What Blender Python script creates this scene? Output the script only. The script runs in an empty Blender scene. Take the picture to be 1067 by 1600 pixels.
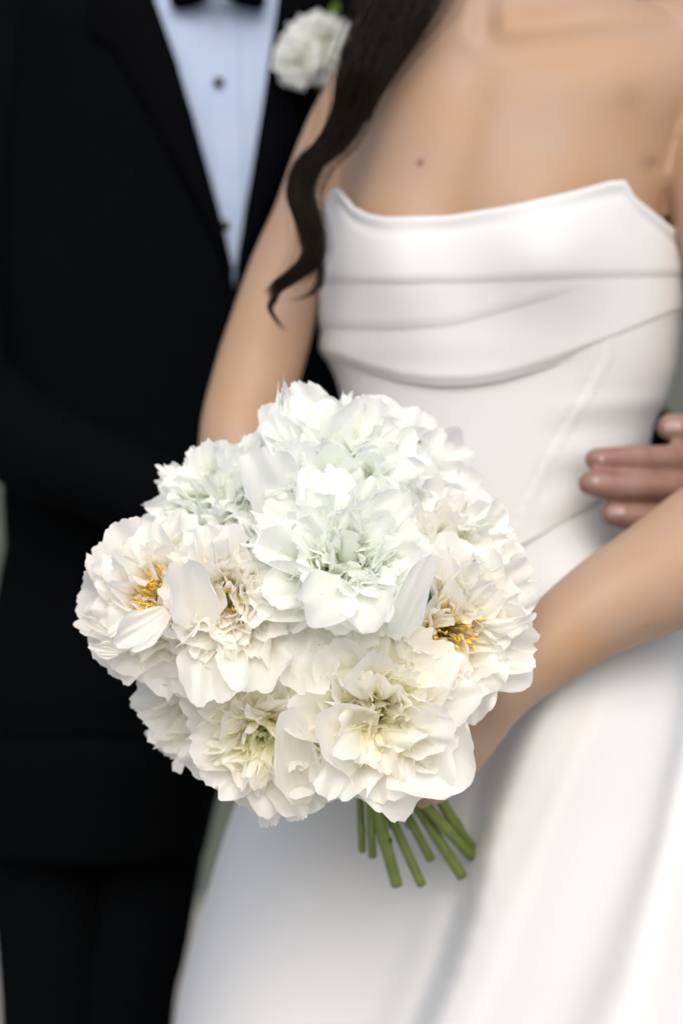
import bpy, math, random
import numpy as np
from mathutils import Vector, Matrix

scene = bpy.context.scene
R = math.radians
F = 85.0 / 36.0 * 1600.0          # focal length in photo pixels
CZ = 1.05                          # camera height

# ------------------------------------------------------------------ camera
cam_d = bpy.data.cameras.new("camera")
cam = bpy.data.objects.new("camera", cam_d)
scene.collection.objects.link(cam)
cam.location = (0, 0, CZ)
cam.rotation_euler = (R(90), 0, 0)
cam_d.sensor_fit = 'VERTICAL'
cam_d.sensor_height = 36.0
cam_d.sensor_width = 24.0
cam_d.lens = 85.0
cam_d.clip_start = 0.05
cam_d.clip_end = 500
cam_d.dof.use_dof = True
cam_d.dof.focus_distance = 1.47
cam_d.dof.aperture_fstop = 3.2
scene.camera = cam

# ------------------------------------------------------------------ world, sun, exposure
SUN_EL, SUN_AZ = 40.0, 176.0       # azimuth: direction the light comes from, degrees from +Y clockwise
world = bpy.data.worlds.new("World")
scene.world = world
world.use_nodes = True
wn = world.node_tree
for n in list(wn.nodes):
    wn.nodes.remove(n)
wo = wn.nodes.new('ShaderNodeOutputWorld')
bg = wn.nodes.new('ShaderNodeBackground')
sky = wn.nodes.new('ShaderNodeTexSky')
sky.sky_type = 'NISHITA'
sky.sun_disc = False
sky.sun_elevation = R(SUN_EL)
sky.sun_rotation = R(SUN_AZ)
sky.air_density = 1.0
sky.dust_density = 4.0
sky.ozone_density = 1.0
hs = wn.nodes.new('ShaderNodeHueSaturation')
hs.inputs['Saturation'].default_value = 0.85     # thin overcast
wn.links.new(sky.outputs[0], hs.inputs['Color'])
wn.links.new(hs.outputs[0], bg.inputs['Color'])
bg.inputs['Strength'].default_value = 0.15
wn.links.new(bg.outputs[0], wo.inputs['Surface'])

sd = bpy.data.lights.new("sun", 'SUN')
sd.energy = 0.95
sd.angle = R(60)
sd.color = (1.0, 0.965, 0.92)
sun = bpy.data.objects.new("sun", sd)
scene.collection.objects.link(sun)
_d = Vector((math.sin(R(SUN_AZ)) * math.cos(R(SUN_EL)), math.cos(R(SUN_AZ)) * math.cos(R(SUN_EL)), math.sin(R(SUN_EL))))
sun.rotation_euler = _d.to_track_quat('Z', 'Y').to_euler()
sun.location = _d * 10

scene.view_settings.view_transform = 'Standard'
scene.view_settings.look = 'None'
scene.view_settings.exposure = 0.22
scene.view_settings.gamma = 1.0
scene.render.film_transparent = False
scene.cycles.max_bounces = 32
scene.cycles.diffuse_bounces = 26
scene.cycles.transmission_bounces = 26
scene.cycles.use_denoising = True
scene.cycles.sample_clamp_indirect = 6.0

# ------------------------------------------------------------------ helpers
def P(px, py, Y):
    """point seen at photo pixel (px, py) at distance Y"""
    return np.array([(px - 533.5) / F * Y, Y, CZ - (py - 800.0) / F * Y])

def pxof(x, Y):
    return 533.5 + x / Y * F

def ip(x, xs, ys):
    return float(np.interp(x, xs, ys))

def sstep(e0, e1, x):
    t = min(1.0, max(0.0, (x - e0) / (e1 - e0)))
    return t * t * (3 - 2 * t)

def tagit(o, label=None, cat=None, group=None, kind=None):
    if label: o['label'] = label
    if cat: o['category'] = cat
    if group: o['group'] = group
    if kind: o['kind'] = kind
    return o

def empty(name, loc, **k):
    o = bpy.data.objects.new(name, None)
    scene.collection.objects.link(o)
    o.location = loc
    o.empty_display_size = 0.05
    return tagit(o, **k)

WORLD = {}
def wm(o):
    m = Matrix.Translation(o.location)
    if o.parent: pass
    return m

def mesh(name, V, Fs, mat, parent=None, smooth=True, uv=None, mods=None, kind=None, label=None):
    """V in world coordinates; linked as one mesh object"""
    me = bpy.data.meshes.new(name)
    V = np.asarray(V, dtype=np.float32)
    me.from_pydata(V.tolist(), [], Fs if isinstance(Fs, list) else Fs.tolist())
    if mat: me.materials.append(mat)
    if uv is not None:
        uvl = me.uv_layers.new(name="UVMap")
        li = np.empty(len(me.loops), dtype=np.int32)
        me.loops.foreach_get('vertex_index', li)
        uvl.data.foreach_set('uv', np.asarray(uv, dtype=np.float32)[li].ravel())
    if smooth:
        me.polygons.foreach_set('use_smooth', [True] * len(me.polygons))
    me.update()
    o = bpy.data.objects.new(name, me)
    scene.collection.objects.link(o)
    if parent is not None:
        o.parent = parent
        # every parent in this script carries a translation only
        t = Vector(parent.location)
        p = parent
        while p.parent is not None and p.type == 'EMPTY':
            p = p.parent
        base = WORLD.get(parent.name, Vector(parent.location))
        o.matrix_parent_inverse = Matrix.Translation(-base)
        WORLD[o.name] = Vector((0, 0, 0))
    if kind: o['kind'] = kind
    if label: o['label'] = label
    return o

def grid_faces(nu, nv, wrap_u=False):
    """grid of nv rows of nu verts"""
    fs = []
    for j in range(nv - 1):
        for i in range(nu - (0 if wrap_u else 1)):
            a = j * nu + i; b = j * nu + (i + 1) % nu
            fs.append((a, b, b + nu, a + nu))
    return fs

def smooth_path(pts, n):
    """Catmull-Rom through rows of numbers"""
    pts = np.asarray(pts, float)
    m = len(pts)
    out = []
    for k in range(n):
        t = k / (n - 1) * (m - 1)
        i = min(int(t), m - 2); f = t - i
        p0 = pts[max(i - 1, 0)]; p1 = pts[i]; p2 = pts[i + 1]; p3 = pts[min(i + 2, m - 1)]
        out.append(0.5 * ((2 * p1) + (-p0 + p2) * f + (2 * p0 - 5 * p1 + 4 * p2 - p3) * f * f + (-p0 + 3 * p1 - 3 * p2 + p3) * f ** 3))
    return np.array(out)

def tube(path, ra, rb=None, ns=16, up=(0, 1, 0), cap=True):
    """closed tube with rounded caps; ra across 'side', rb along 'up'"""
    path = np.asarray(path, float)
    n = len(path)
    ra = np.broadcast_to(np.asarray(ra, float), (n,)); rb = ra if rb is None else np.broadcast_to(np.asarray(rb, float), (n,))
    up = np.asarray(up, float)
    V = []; Fs = []
    T = np.gradient(path, axis=0)
    T /= np.linalg.norm(T, axis=1)[:, None] + 1e-12
    rings = []
    def frame(t):
        s = np.cross(t, up)
        if np.linalg.norm(s) < 1e-3: s = np.cross(t, np.array([1, 0, 0.1]))
        s /= np.linalg.norm(s); w = np.cross(s, t)
        return s, w
    if cap:
        s, w = frame(T[0])
        for k in (0.99, 0.8, 0.45):
            q = math.sqrt(1 - k * k)
            rings.append((path[0] - T[0] * min(ra[0], rb[0]) * k, s, w, ra[0] * q, rb[0] * q))
    for i in range(n):
        s, w = frame(T[i]); rings.append((path[i], s, w, ra[i], rb[i]))
    if cap:
        for k in (0.45, 0.8, 0.99):
            q = math.sqrt(1 - k * k)
            rings.append((path[-1] + T[-1] * min(ra[-1], rb[-1]) * k, s, w, ra[-1] * q, rb[-1] * q))
    an = np.arange(ns) / ns * 2 * math.pi
    for c, s, w, a, b in rings:
        V.extend((c + np.outer(np.cos(an) * a, s) + np.outer(np.sin(an) * b, w)).tolist())
    m = len(rings)
    Fs = grid_faces(ns, m, True)
    Fs.append(tuple(range(ns - 1, -1, -1)))
    Fs.append(tuple((m - 1) * ns + i for i in range(ns)))
    return V, Fs

def ellipsoid(c, r, ns=20, nr=12, rot=None):
    V = []; Fs = []
    for j in range(nr + 1):
        th = math.pi * (j + 0.02) / (nr + 0.04)
        for i in range(ns):
            ph = 2 * math.pi * i / ns
            v = np.array([r[0] * math.sin(th) * math.cos(ph), r[1] * math.sin(th) * math.sin(ph), r[2] * math.cos(th)])
            if rot is not None: v = rot @ v
            V.append((np.asarray(c) + v).tolist())
    Fs = grid_faces(ns, nr + 1, True)
    Fs = [tuple(reversed(f)) for f in Fs]
    Fs.append(tuple(range(ns))); Fs.append(tuple(nr * ns + ns - 1 - i for i in range(ns)))
    return V, Fs

class MB:
    def __init__(s): s.V = []; s.F = []; s.U = []
    def add(s, VF, uv=None):
        o = len(s.V); s.V.extend(VF[0] if isinstance(VF[0], list) else VF[0].tolist())
        s.F.extend([tuple(i + o for i in f) for f in VF[1]])
        if uv is not None: s.U.extend(uv)
    def build(s, name, mat, parent=None, **k):
        return mesh(name, s.V, s.F, mat, parent, uv=(s.U if s.U else None), **k)

def remesh(o, voxel, it=6, fac=0.5):
    m = o.modifiers.new('remesh', 'REMESH'); m.mode = 'VOXEL'; m.voxel_size = voxel; m.use_smooth_shade = True
    m = o.modifiers.new('smooth', 'SMOOTH'); m.iterations = it; m.factor = fac

# ------------------------------------------------------------------ materials
def mat_base(name):
    m = bpy.data.materials.new(name); m.use_nodes = True
    nt = m.node_tree
    for n in list(nt.nodes): nt.nodes.remove(n)
    out = nt.nodes.new('ShaderNodeOutputMaterial')
    return m, nt, out

def N(nt, t, **k):
    n = nt.nodes.new(t)
    for a, b in k.items(): setattr(n, a, b)
    return n

def principled(name, col, rough=0.6, noise=0.0, nscale=30, bump=0.0, bscale=400, sheen=0.0, sss=0.0, spec=0.5, col2=None, bdist=0.001, sss_r=(1, .35, .2), coat=0.0):
    m, nt, out = mat_base(name)
    p = N(nt, 'ShaderNodeBsdfPrincipled')
    p.inputs['Roughness'].default_value = rough
    p.inputs['Specular IOR Level'].default_value = spec
    p.inputs['Sheen Weight'].default_value = sheen
    p.inputs['Coat Weight'].default_value = coat
    tc = N(nt, 'ShaderNodeTexCoord')
    if col2 is None: col2 = tuple(c * (1 - noise) for c in col)
    nz = N(nt, 'ShaderNodeTexNoise'); nz.inputs['Scale'].default_value = nscale; nz.inputs['Detail'].default_value = 4
    nt.links.new(tc.outputs['Object'], nz.inputs['Vector'])
    mr = N(nt, 'ShaderNodeMapRange'); mr.inputs[1].default_value = 0.35; mr.inputs[2].default_value = 0.65
    nt.links.new(nz.outputs[0], mr.inputs[0])
    mx = N(nt, 'ShaderNodeMix', data_type='RGBA')
    mx.inputs[6].default_value = (*col, 1); mx.inputs[7].default_value = (*col2, 1)
    nt.links.new(mr.outputs[0], mx.inputs[0])
    nt.links.new(mx.outputs[2], p.inputs['Base Color'])
    if sss:
        p.inputs['Subsurface Weight'].default_value = sss
        p.inputs['Subsurface Radius'].default_value = sss_r
        p.inputs['Subsurface Scale'].default_value = 0.008
    if bump:
        b = N(nt, 'ShaderNodeBump'); b.inputs['Strength'].default_value = bump; b.inputs['Distance'].default_value = bdist
        n2 = N(nt, 'ShaderNodeTexNoise'); n2.inputs['Scale'].default_value = bscale; n2.inputs['Detail'].default_value = 3
        nt.links.new(tc.outputs['Object'], n2.inputs['Vector'])
        nt.links.new(n2.outputs[0], b.inputs['Height'])
        nt.links.new(b.outputs[0], p.inputs['Normal'])
    nt.links.new(p.outputs[0], out.inputs[0])
    m['_mix'] = mx.name
    return m

def petal_material(name, tip, mid, base, trans=0.56):
    """thin petal: diffuse + translucent; colour runs along the petal (UV.y), fine veins along it"""
    m, nt, out = mat_base(name)
    uv = N(nt, 'ShaderNodeUVMap')
    sep = N(nt, 'ShaderNodeSeparateXYZ'); nt.links.new(uv.outputs[0], sep.inputs[0])
    cr = N(nt, 'ShaderNodeValToRGB')
    e = cr.color_ramp.elements
    e[0].position = 0.0; e[0].color = (*base, 1)
    e[1].position = 1.0; e[1].color = (*tip, 1)
    k = cr.color_ramp.elements.new(0.38); k.color = (*mid, 1)
    k = cr.color_ramp.elements.new(0.68); k.color = tuple(0.3 * a + 0.7 * b for a, b in zip(mid, tip)) + (1,)
    nt.links.new(sep.outputs[1], cr.inputs[0])
    # veins: noise stretched along the petal
    mp = N(nt, 'ShaderNodeMapping'); mp.inputs['Scale'].default_value = (26, 2.2, 1)
    nt.links.new(uv.outputs[0], mp.inputs[0])
    nz = N(nt, 'ShaderNodeTexNoise'); nz.inputs['Scale'].default_value = 1.0; nz.inputs['Detail'].default_value = 3
    nt.links.new(mp.outputs[0], nz.inputs['Vector'])
    mr = N(nt, 'ShaderNodeMapRange'); mr.inputs[1].default_value = 0.3; mr.inputs[2].default_value = 0.7
    mr.inputs[3].default_value = 0.98; mr.inputs[4].default_value = 1.0
    nt.links.new(nz.outputs[0], mr.inputs[0])
    mul = N(nt, 'ShaderNodeMix', data_type='RGBA', blend_type='MULTIPLY'); mul.inputs[0].default_value = 1
    nt.links.new(cr.outputs[0], mul.inputs[6]); nt.links.new(mr.outputs[0], mul.inputs[7])
    n3 = N(nt, 'ShaderNodeTexNoise'); n3.inputs['Scale'].default_value = 3.1; n3.inputs['Detail'].default_value = 5
    nt.links.new(uv.outputs[0], n3.inputs['Vector'])
    r3 = N(nt, 'ShaderNodeMapRange'); r3.inputs[1].default_value = .66; r3.inputs[2].default_value = .74; r3.inputs[4].default_value = .38
    nt.links.new(n3.outputs[0], r3.inputs[0])
    r4 = N(nt, 'ShaderNodeMapRange'); r4.inputs[1].default_value = .80; r4.inputs[2].default_value = .98
    nt.links.new(sep.outputs[1], r4.inputs[0])
    mm = N(nt, 'ShaderNodeMath', operation='MULTIPLY'); nt.links.new(r3.outputs[0], mm.inputs[0]); nt.links.new(r4.outputs[0], mm.inputs[1])
    tan = N(nt, 'ShaderNodeMix', data_type='RGBA'); tan.inputs[7].default_value = (.80, .62, .36, 1)
    nt.links.new(mm.outputs[0], tan.inputs[0]); nt.links.new(mul.outputs[2], tan.inputs[6]); mul = tan
    bp = N(nt, 'ShaderNodeBump'); bp.inputs['Strength'].default_value = 0.35; bp.inputs['Distance'].default_value = 0.0006
    nt.links.new(nz.outputs[0], bp.inputs['Height'])
    d = N(nt, 'ShaderNodeBsdfDiffuse'); t = N(nt, 'ShaderNodeBsdfTranslucent'); g = N(nt, 'ShaderNodeBsdfGlossy')
    g.inputs['Roughness'].default_value = 0.42
    for s in (d, t): nt.links.new(mul.outputs[2], s.inputs['Color'])
    for s in (d, t, g): nt.links.new(bp.outputs[0], s.inputs['Normal'])
    m1 = N(nt, 'ShaderNodeMixShader'); m1.inputs[0].default_value = trans
    nt.links.new(d.outputs[0], m1.inputs[1]); nt.links.new(t.outputs[0], m1.inputs[2])
    g.inputs['Color'].default_value = (1, 1, 1, 1)
    m2 = N(nt, 'ShaderNodeMixShader'); m2.inputs[0].default_value = 0.03
    nt.links.new(m1.outputs[0], m2.inputs[1]); nt.links.new(g.outputs[0], m2.inputs[2])
    nt.links.new(m2.outputs[0], out.inputs[0])
    return m

PET = {
    'cool': petal_material('petal_cool_white', (0.978, 0.985, 0.975), (0.965, 0.98, 0.95), (0.86, 0.92, 0.68)),
    'green': petal_material('petal_green_white', (0.972, 0.985, 0.968), (0.945, 0.972, 0.91), (0.70, 0.82, 0.36)),
    'warm': petal_material('petal_ivory', (0.985, 0.978, 0.950), (0.98, 0.965, 0.895), (0.93, 0.88, 0.58)),
    'cream': petal_material('petal_cream', (0.985, 0.978, 0.925), (0.975, 0.958, 0.76), (0.90, 0.88, 0.40)),
}
M = {}
M['stamen'] = principled('stamen_yellow', (0.95, 0.68, 0.09), 0.7, col2=(0.92, 0.56, 0.05), nscale=400)
M['filament'] = principled('filament_pale', (0.80, 0.72, 0.30), 0.6)
M['pistil'] = principled('pistil_green', (0.50, 0.62, 0.22), 0.5, col2=(0.68, 0.76, 0.40), nscale=200)
M['stem'] = principled('stem_green', (0.125, 0.18, 0.03), 0.45, col2=(0.19, 0.24, 0.06), nscale=60, bump=0.3, bscale=300)
M['cut'] = principled('cut_stem_end', (0.42, 0.48, 0.20), 0.7)
M['node'] = principled('stem_node', (0.05, 0.07, 0.02), 0.7)
M['leaf'] = principled('leaf_green', (0.035, 0.085, 0.03), 0.4, col2=(0.05, 0.12, 0.03), nscale=80)
M['button_leaf'] = principled('boutonniere_leaf', (0.06, 0.17, 0.04), 0.45, col2=(0.16, 0.22, 0.03), nscale=60)
M['skin'] = principled('bride_skin', (0.40, 0.276, 0.206), 0.5, col2=(0.415, 0.256, 0.152), nscale=14, bump=0.15, bscale=900, sss=0.35, spec=0.35, bdist=0.0004)
M['skin2'] = principled('groom_skin', (0.275, 0.175, 0.14), 0.5, col2=(0.24, 0.122, 0.098), nscale=55, bump=0.25, bscale=700, sss=0.3, spec=0.4, bdist=0.0005)
M['nail'] = principled('nail', (0.36, 0.24, 0.215), 0.35, spec=0.5, coat=0.1)
M['lip'] = principled('lip', (0.42, 0.16, 0.13), 0.4)
M['satin'] = principled('dress_satin', (0.655, 0.662, 0.672), 0.72, col2=(0.645, 0.654, 0.666), nscale=6, bump=0.05, bscale=1500, sheen=0.15, spec=0.2, bdist=0.0003)
M['suit'] = principled('black_wool', (0.0026, 0.0032, 0.0038), 0.9, col2=(0.0018, 0.0022, 0.0028), nscale=200, bump=0.2, bscale=2500, spec=0.02, bdist=0.0003)
M['lapel'] = principled('black_satin', (0.0016, 0.0018, 0.0028), 0.7, spec=0.02)
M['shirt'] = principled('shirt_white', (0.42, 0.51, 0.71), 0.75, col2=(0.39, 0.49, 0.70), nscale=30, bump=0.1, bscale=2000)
M['stud'] = principled('black_stud', (0.01, 0.01, 0.012), 0.2)
M['studrim'] = principled('stud_rim', (0.5, 0.5, 0.55), 0.3)
M['hair'] = principled('dark_hair', (0.0060, 0.0033, 0.0019), 0.36, col2=(0.013, 0.0068, 0.0038), nscale=90, spec=0.16)
M['wall'] = principled('grey_green_render', (0.085, 0.10, 0.085), 0.9, col2=(0.07, 0.082, 0.068), nscale=1.5, bump=0.3, bscale=60, bdist=0.003)
M['ground'] = principled('grey_paving', (0.36, 0.35, 0.335), 0.9, col2=(0.30, 0.295, 0.28), nscale=2, bump=0.3, bscale=80, bdist=0.003)
M['shoe'] = principled('black_leather', (0.008, 0.008, 0.009), 0.25)

# moles on the bride's skin: small brown marks at fixed places on the body
def add_marks(m, marks, col=(0.16, 0.07, 0.04)):
    nt = m.node_tree
    mx = nt.nodes[m['_mix']]
    dst = [l for l in nt.links if l.from_node == mx][0].to_socket
    tc = N(nt, 'ShaderNodeTexCoord')
    prev = mx.outputs[2]
    for (c, r, st) in marks:
        vd = N(nt, 'ShaderNodeVectorMath', operation='DISTANCE'); vd.inputs[1].default_value = tuple(c)
        nt.links.new(tc.outputs['Object'], vd.inputs[0])
        mr = N(nt, 'ShaderNodeMapRange'); mr.inputs[1].default_value = r * 0.5; mr.inputs[2].default_value = r
        mr.inputs[3].default_value = st; mr.inputs[4].default_value = 0
        nt.links.new(vd.outputs['Value'], mr.inputs[0])
        m2 = N(nt, 'ShaderNodeMix', data_type='RGBA'); m2.inputs[7].default_value = (*col, 1)
        nt.links.new(mr.outputs[0], m2.inputs[0]); nt.links.new(prev, m2.inputs[6])
        prev = m2.outputs[2]
    nt.links.new(prev, dst)

# ------------------------------------------------------------------ setting
def slab(name, x0, x1, y0, y1, z0, z1, mat):
    V = [(x, y, z) for z in (z0, z1) for y in (y0, y1) for x in (x0, x1)]
    Fs = [(0, 2, 3, 1), (4, 5, 7, 6), (0, 1, 5, 4), (2, 6, 7, 3), (0, 4, 6, 2), (1, 3, 7, 5)]
    return mesh(name, V, Fs, mat, smooth=False)
g = mesh('ground', [(-150, -150, 0), (150, -150, 0), (150, 150, 0), (-150, 150, 0)], [(0, 1, 2, 3)], M['ground'], smooth=False)
g['kind'] = 'structure'
w = slab('garden_wall', -9, 9, 6.5, 6.8, 0, 3.2, M['wall'])
tagit(w, 'grey green rendered wall far behind the couple, badly out of focus', 'wall')

# ------------------------------------------------------------------ generic hand
def hand(mb, wrist, d, n, thumb, sc=1.0, curl=(0.3, 0.5, 0.4), thumb_curl=0.3, wr=0.022):
    """palm, four fingers, thumb. d: towards the fingers, n: the way the palm faces, thumb: the side the thumb is on"""
    d = np.asarray(d, float); d /= np.linalg.norm(d)
    n = np.asarray(n, float); n -= d * n.dot(d); n /= np.linalg.norm(n)
    s = np.cross(d, n); s *= np.sign(s.dot(np.asarray(thumb, float))) or 1
    wrist = np.asarray(wrist, float)
    L = 0.088 * sc
    path = [wrist - d * 0.01, wrist + d * L * 0.3, wrist + d * L * 0.65, wrist + d * L * 0.93]
    mb.add(tube(smooth_path(path, 9), np.interp(np.linspace(0, 1, 9), [0, .4, 1], [wr, .036 * sc, .038 * sc]),
                np.interp(np.linspace(0, 1, 9), [0, .5, 1], [wr * .8, .016 * sc, .011 * sc]), ns=20, up=n))
    tips = []
    for k, (off, ln, rr) in enumerate(((1.5, .070, .0085), (.5, .078, .0088), (-.5, .073, .0084), (-1.5, .058, .0075))):
        p = wrist + d * L * (0.93 - 0.05 * abs(off - .3)) + s * off * 0.0185 * sc
        dd = d.copy(); pts = [p - d * .02, p]; a = 0
        for j, (fr, c) in enumerate(zip((.45, .30, .25), curl)):
            a += c
            dd = d * math.cos(a) + n * math.sin(a)
            q = p + dd * ln * sc * fr; pts += [(p + q) / 2, q]; p = q
        pts = np.array(pts)
        r = np.interp(np.linspace(0, 1, len(pts)), [0, .6, 1], [rr, rr * .92, rr * .75]) * sc
        mb.add(tube(smooth_path(pts, 16), np.interp(np.linspace(0, 1, 16), np.linspace(0, 1, len(r)), r), ns=12, up=s))
        tips.append((p, dd))
    # thumb leaves the side of the palm near its base
    p = wrist + d * L * 0.22 + s * .022 * sc + n * .006
    t0 = d * .6 + s * .7 + n * .25; t0 /= np.linalg.norm(t0)
    t1 = d * (.9) + s * .15 + n * (thumb_curl); t1 /= np.linalg.norm(t1)
    pts = [p - t0 * .015, p + t0 * .022 * sc, p + t0 * .042 * sc, p + t0 * .042 * sc + t1 * .028 * sc, p + t0 * .042 * sc + t1 * .05 * sc]
    mb.add(tube(smooth_path(pts, 14), np.linspace(.0125, .0088, 14) * sc, ns=12, up=n))
    return tips

# ------------------------------------------------------------------ BRIDE
YB = 1.80
SB = F / YB
def zB(py): return CZ - (py - 800.0) / SB
def xB(px): return (px - 533.5) / SB
bride = empty('person', (xB(760), YB, 0),
              label='bride in a white strapless satin gown with long dark wavy hair, holding the bouquet', cat='person')

# torso rows: py, left px, right px, half depth
T_BODY = [(-150, 690, 800, .050), (-60, 682, 812, .052), (-20, 655, 880, .058), (25, 620, 1040, .066), (80, 570, 1120, .078), (150, 545, 1125, .088), (230, 533, 1076, .094),
          (300, 528, 1056, .098), (400, 512, 1036, .100), (520, 530, 1030, .096), (650, 560, 1005, .088), (800, 570, 975, .085),
          (950, 535, 1020, .098), (1100, 510, 1050, .105), (1200, 520, 1040, .10)]
TB = np.array(T_BODY, float)
def ring(cx, Yc, z, a, b, n=48, pw=2.3):
    out = []
    for i in range(n):
        t = 2 * math.pi * i / n
        c, s = math.cos(t), math.sin(t)
        out.append((cx + a * np.sign(c) * abs(c) ** (2 / pw), Yc - b * np.sign(s) * abs(s) ** (2 / pw), z))
    return out
def loft_rows(rows, Y, n=48, pw=2.3, sub=4, yoff=None):
    rows = np.array(rows, float)
    f = smooth_path(rows, (len(rows) - 1) * sub + 1)
    V = []
    for r in f:
        s = F / Y
        V += ring(((r[1] + r[2]) / 2 - 533.5) / s, Y + (yoff(r[0]) if yoff else 0), CZ - (r[0] - 800) / s, (r[2] - r[1]) / 2 / s, r[3], n, pw)
    m = len(f)
    Fs = [tuple(reversed(q)) for q in grid_faces(n, m, True)]
    Fs = grid_faces(n, m, True)
    Fs.append(tuple(range(n - 1, -1, -1))); Fs.append(tuple((m - 1) * n + i for i in range(n)))
    return V, Fs

mb = MB()
TV, TF = loft_rows(T_BODY, YB, n=150, sub=14, yoff=lambda py: ip(py, [-150, 0, 200, 400], [.01, .0, -.0, 0]))
def seg_d(p, a, b):
    p = np.array(p, float); a = np.array(a, float); b = np.array(b, float)
    t = max(0, min(1, (p - a).dot(b - a) / (b - a).dot(b - a)))
    return np.linalg.norm(p - a - (b - a) * t), t
def relief(px, py):
    """metres towards the viewer's side of her chest: collar bones, notch, breast bone, bust, armpit crease"""
    o = 0
    for a, b, w, h in (((790, 44), (1070, 2), 24, .0026), ((722, 46), (612, 66), 22, .0022),       # collar bones
                       ((800, 82), (1040, 50), 28, -.0035), ((715, 84), (640, 98), 26, -.0030),     # hollows under them
                       ((752, 110), (700, 330), 34, -.0038),                                        # breast bone
                       ((716, -60), (738, 34), 22, .0036), ((815, -60), (782, 34), 22, .0036),      # neck tendons
                       ((1018, 262), (1048, 360), 12, -.0070), ((985, 170), (1010, 250), 24, -.0035)):
        d, t = seg_d((px, py), a, b); o += h * math.exp(-(d / w) ** 2)
    o -= .008 * math.exp(-((px - 757) / 24) ** 2 - ((py - 38) / 28) ** 2)
    o += .012 * math.exp(-((px - 605) / 62) ** 2 - ((py - 385) / 85) ** 2) + .013 * math.exp(-((px - 835) / 85) ** 2 - ((py - 360) / 90) ** 2)
    return o
for v_i, v in enumerate(TV):
    if v[1] < YB:
        px = pxof(v[0], v[1]); py = 800 - (v[2] - CZ) * F / v[1]
        TV[v_i] = (v[0], v[1] - relief(px, py) * min(1, (YB - v[1]) / .04), v[2])
mb.add((TV, TF))
mb.add(ellipsoid(P(612, 92, 1.80), (.038, .045, .042)))
mb.add(ellipsoid(P(1085, 60, 1.80), (.050, .050, .055)))
# her right arm (left of the picture)
arm_r = np.array([(612, 90, 1.80, 46), (548, 160, 1.80, 47), (508, 250, 1.80, 50), (481, 340, 1.795, 55), (450, 420, 1.79, 60), (424, 510, 1.78, 66),
                  (400, 590, 1.77, 68), (372, 690, 1.755, 62), (385, 800, 1.735, 62), (440, 910, 1.71, 58), (500, 1010, 1.69, 50), (560, 1085, 1.665, 42)], float)
ar = smooth_path(arm_r, 40)
mb.add(tube([P(r[0], r[1], r[2]) for r in ar], [r[3] / F * r[2] for r in ar], ns=24))
# her left arm (right of the picture)
arm_l = np.array([(1100, 50, 1.80, 82), (1128, 200, 1.765, 84), (1130, 330, 1.748, 84), (1155, 430, 1.745, 78), (1175, 560, 1.73, 78), (1205, 700, 1.715, 84), (1190, 790, 1.685, 92), (1110, 845, 1.66, 95), (1030, 900, 1.64, 90), (950, 943, 1.62, 78),
                  (870, 1000, 1.61, 66), (808, 1058, 1.60, 52), (776, 1098, 1.592, 43), (756, 1122, 1.590, 39)], float)
al = smooth_path(arm_l, 56)
mb.add(tube([P(r[0], r[1], r[2]) for r in al], [r[3] / F * r[2] for r in al], ns=28))
W1 = P(756, 1122, 1.590)
hand(mb, W1, P(634, 1216, 1.568) - W1, (0, 1, 0), (0, 0, 1), sc=0.74, curl=(1.1, 1.2, .8), wr=.0165)
W2 = P(560, 1085, 1.665)
hand(mb, W2, P(625, 1150, 1.655) - W2, (0, -1, 0), (0, 0, 1), sc=0.78, curl=(1.0, 1.2, .8), wr=.0175)
# neck, head
nk = [P(745, 10, 1.80), P(740, -90, 1.80), P(735, -190, 1.79)]
mb.add(tube(smooth_path(nk, 8), .044, .047, ns=24))
hc = np.array([xB(730), 1.765, 1.635])
mb.add(ellipsoid(hc, (.072, .092, .112)))
mb.add(ellipsoid(hc + np.array([0, -.045, -.058]), (.046, .045, .045)))
mb.add(tube([hc + np.array([0, -.088, .012]), hc + np.array([0, -.108, -.028])], [.007, .011]))
for sx in (-1, 1): mb.add(ellipsoid(hc + np.array([sx * .072, .0, -.01]), (.008, .017, .028)))
# legs inside the skirt
for lx in (690, 850):
    mb.add(tube([(xB(lx), YB, .92), (xB(lx), YB - .01, .50), (xB(lx), YB + .01, .30), (xB(lx), YB + .02, .07)], [.085, .055, .052, .032], ns=20))
    mb.add(tube([(xB(lx), YB + .03, .035), (xB(lx), YB - .06, .04), (xB(lx), YB - .14, .022)], [.030, .034, .028], [.03, .025, .012], up=(0, 0, 1)))
body = mb.build('body', M['skin'], bride)
remesh(body, 0.003, it=6, fac=.6)
add_marks(M['skin'], [(P(655, 253, 1.712), .0045, .8)] + [(P(a, b, 1.60), .0026, .45) for a, b in ((1037, 866), (1008, 976), (974, 884))])

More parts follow.
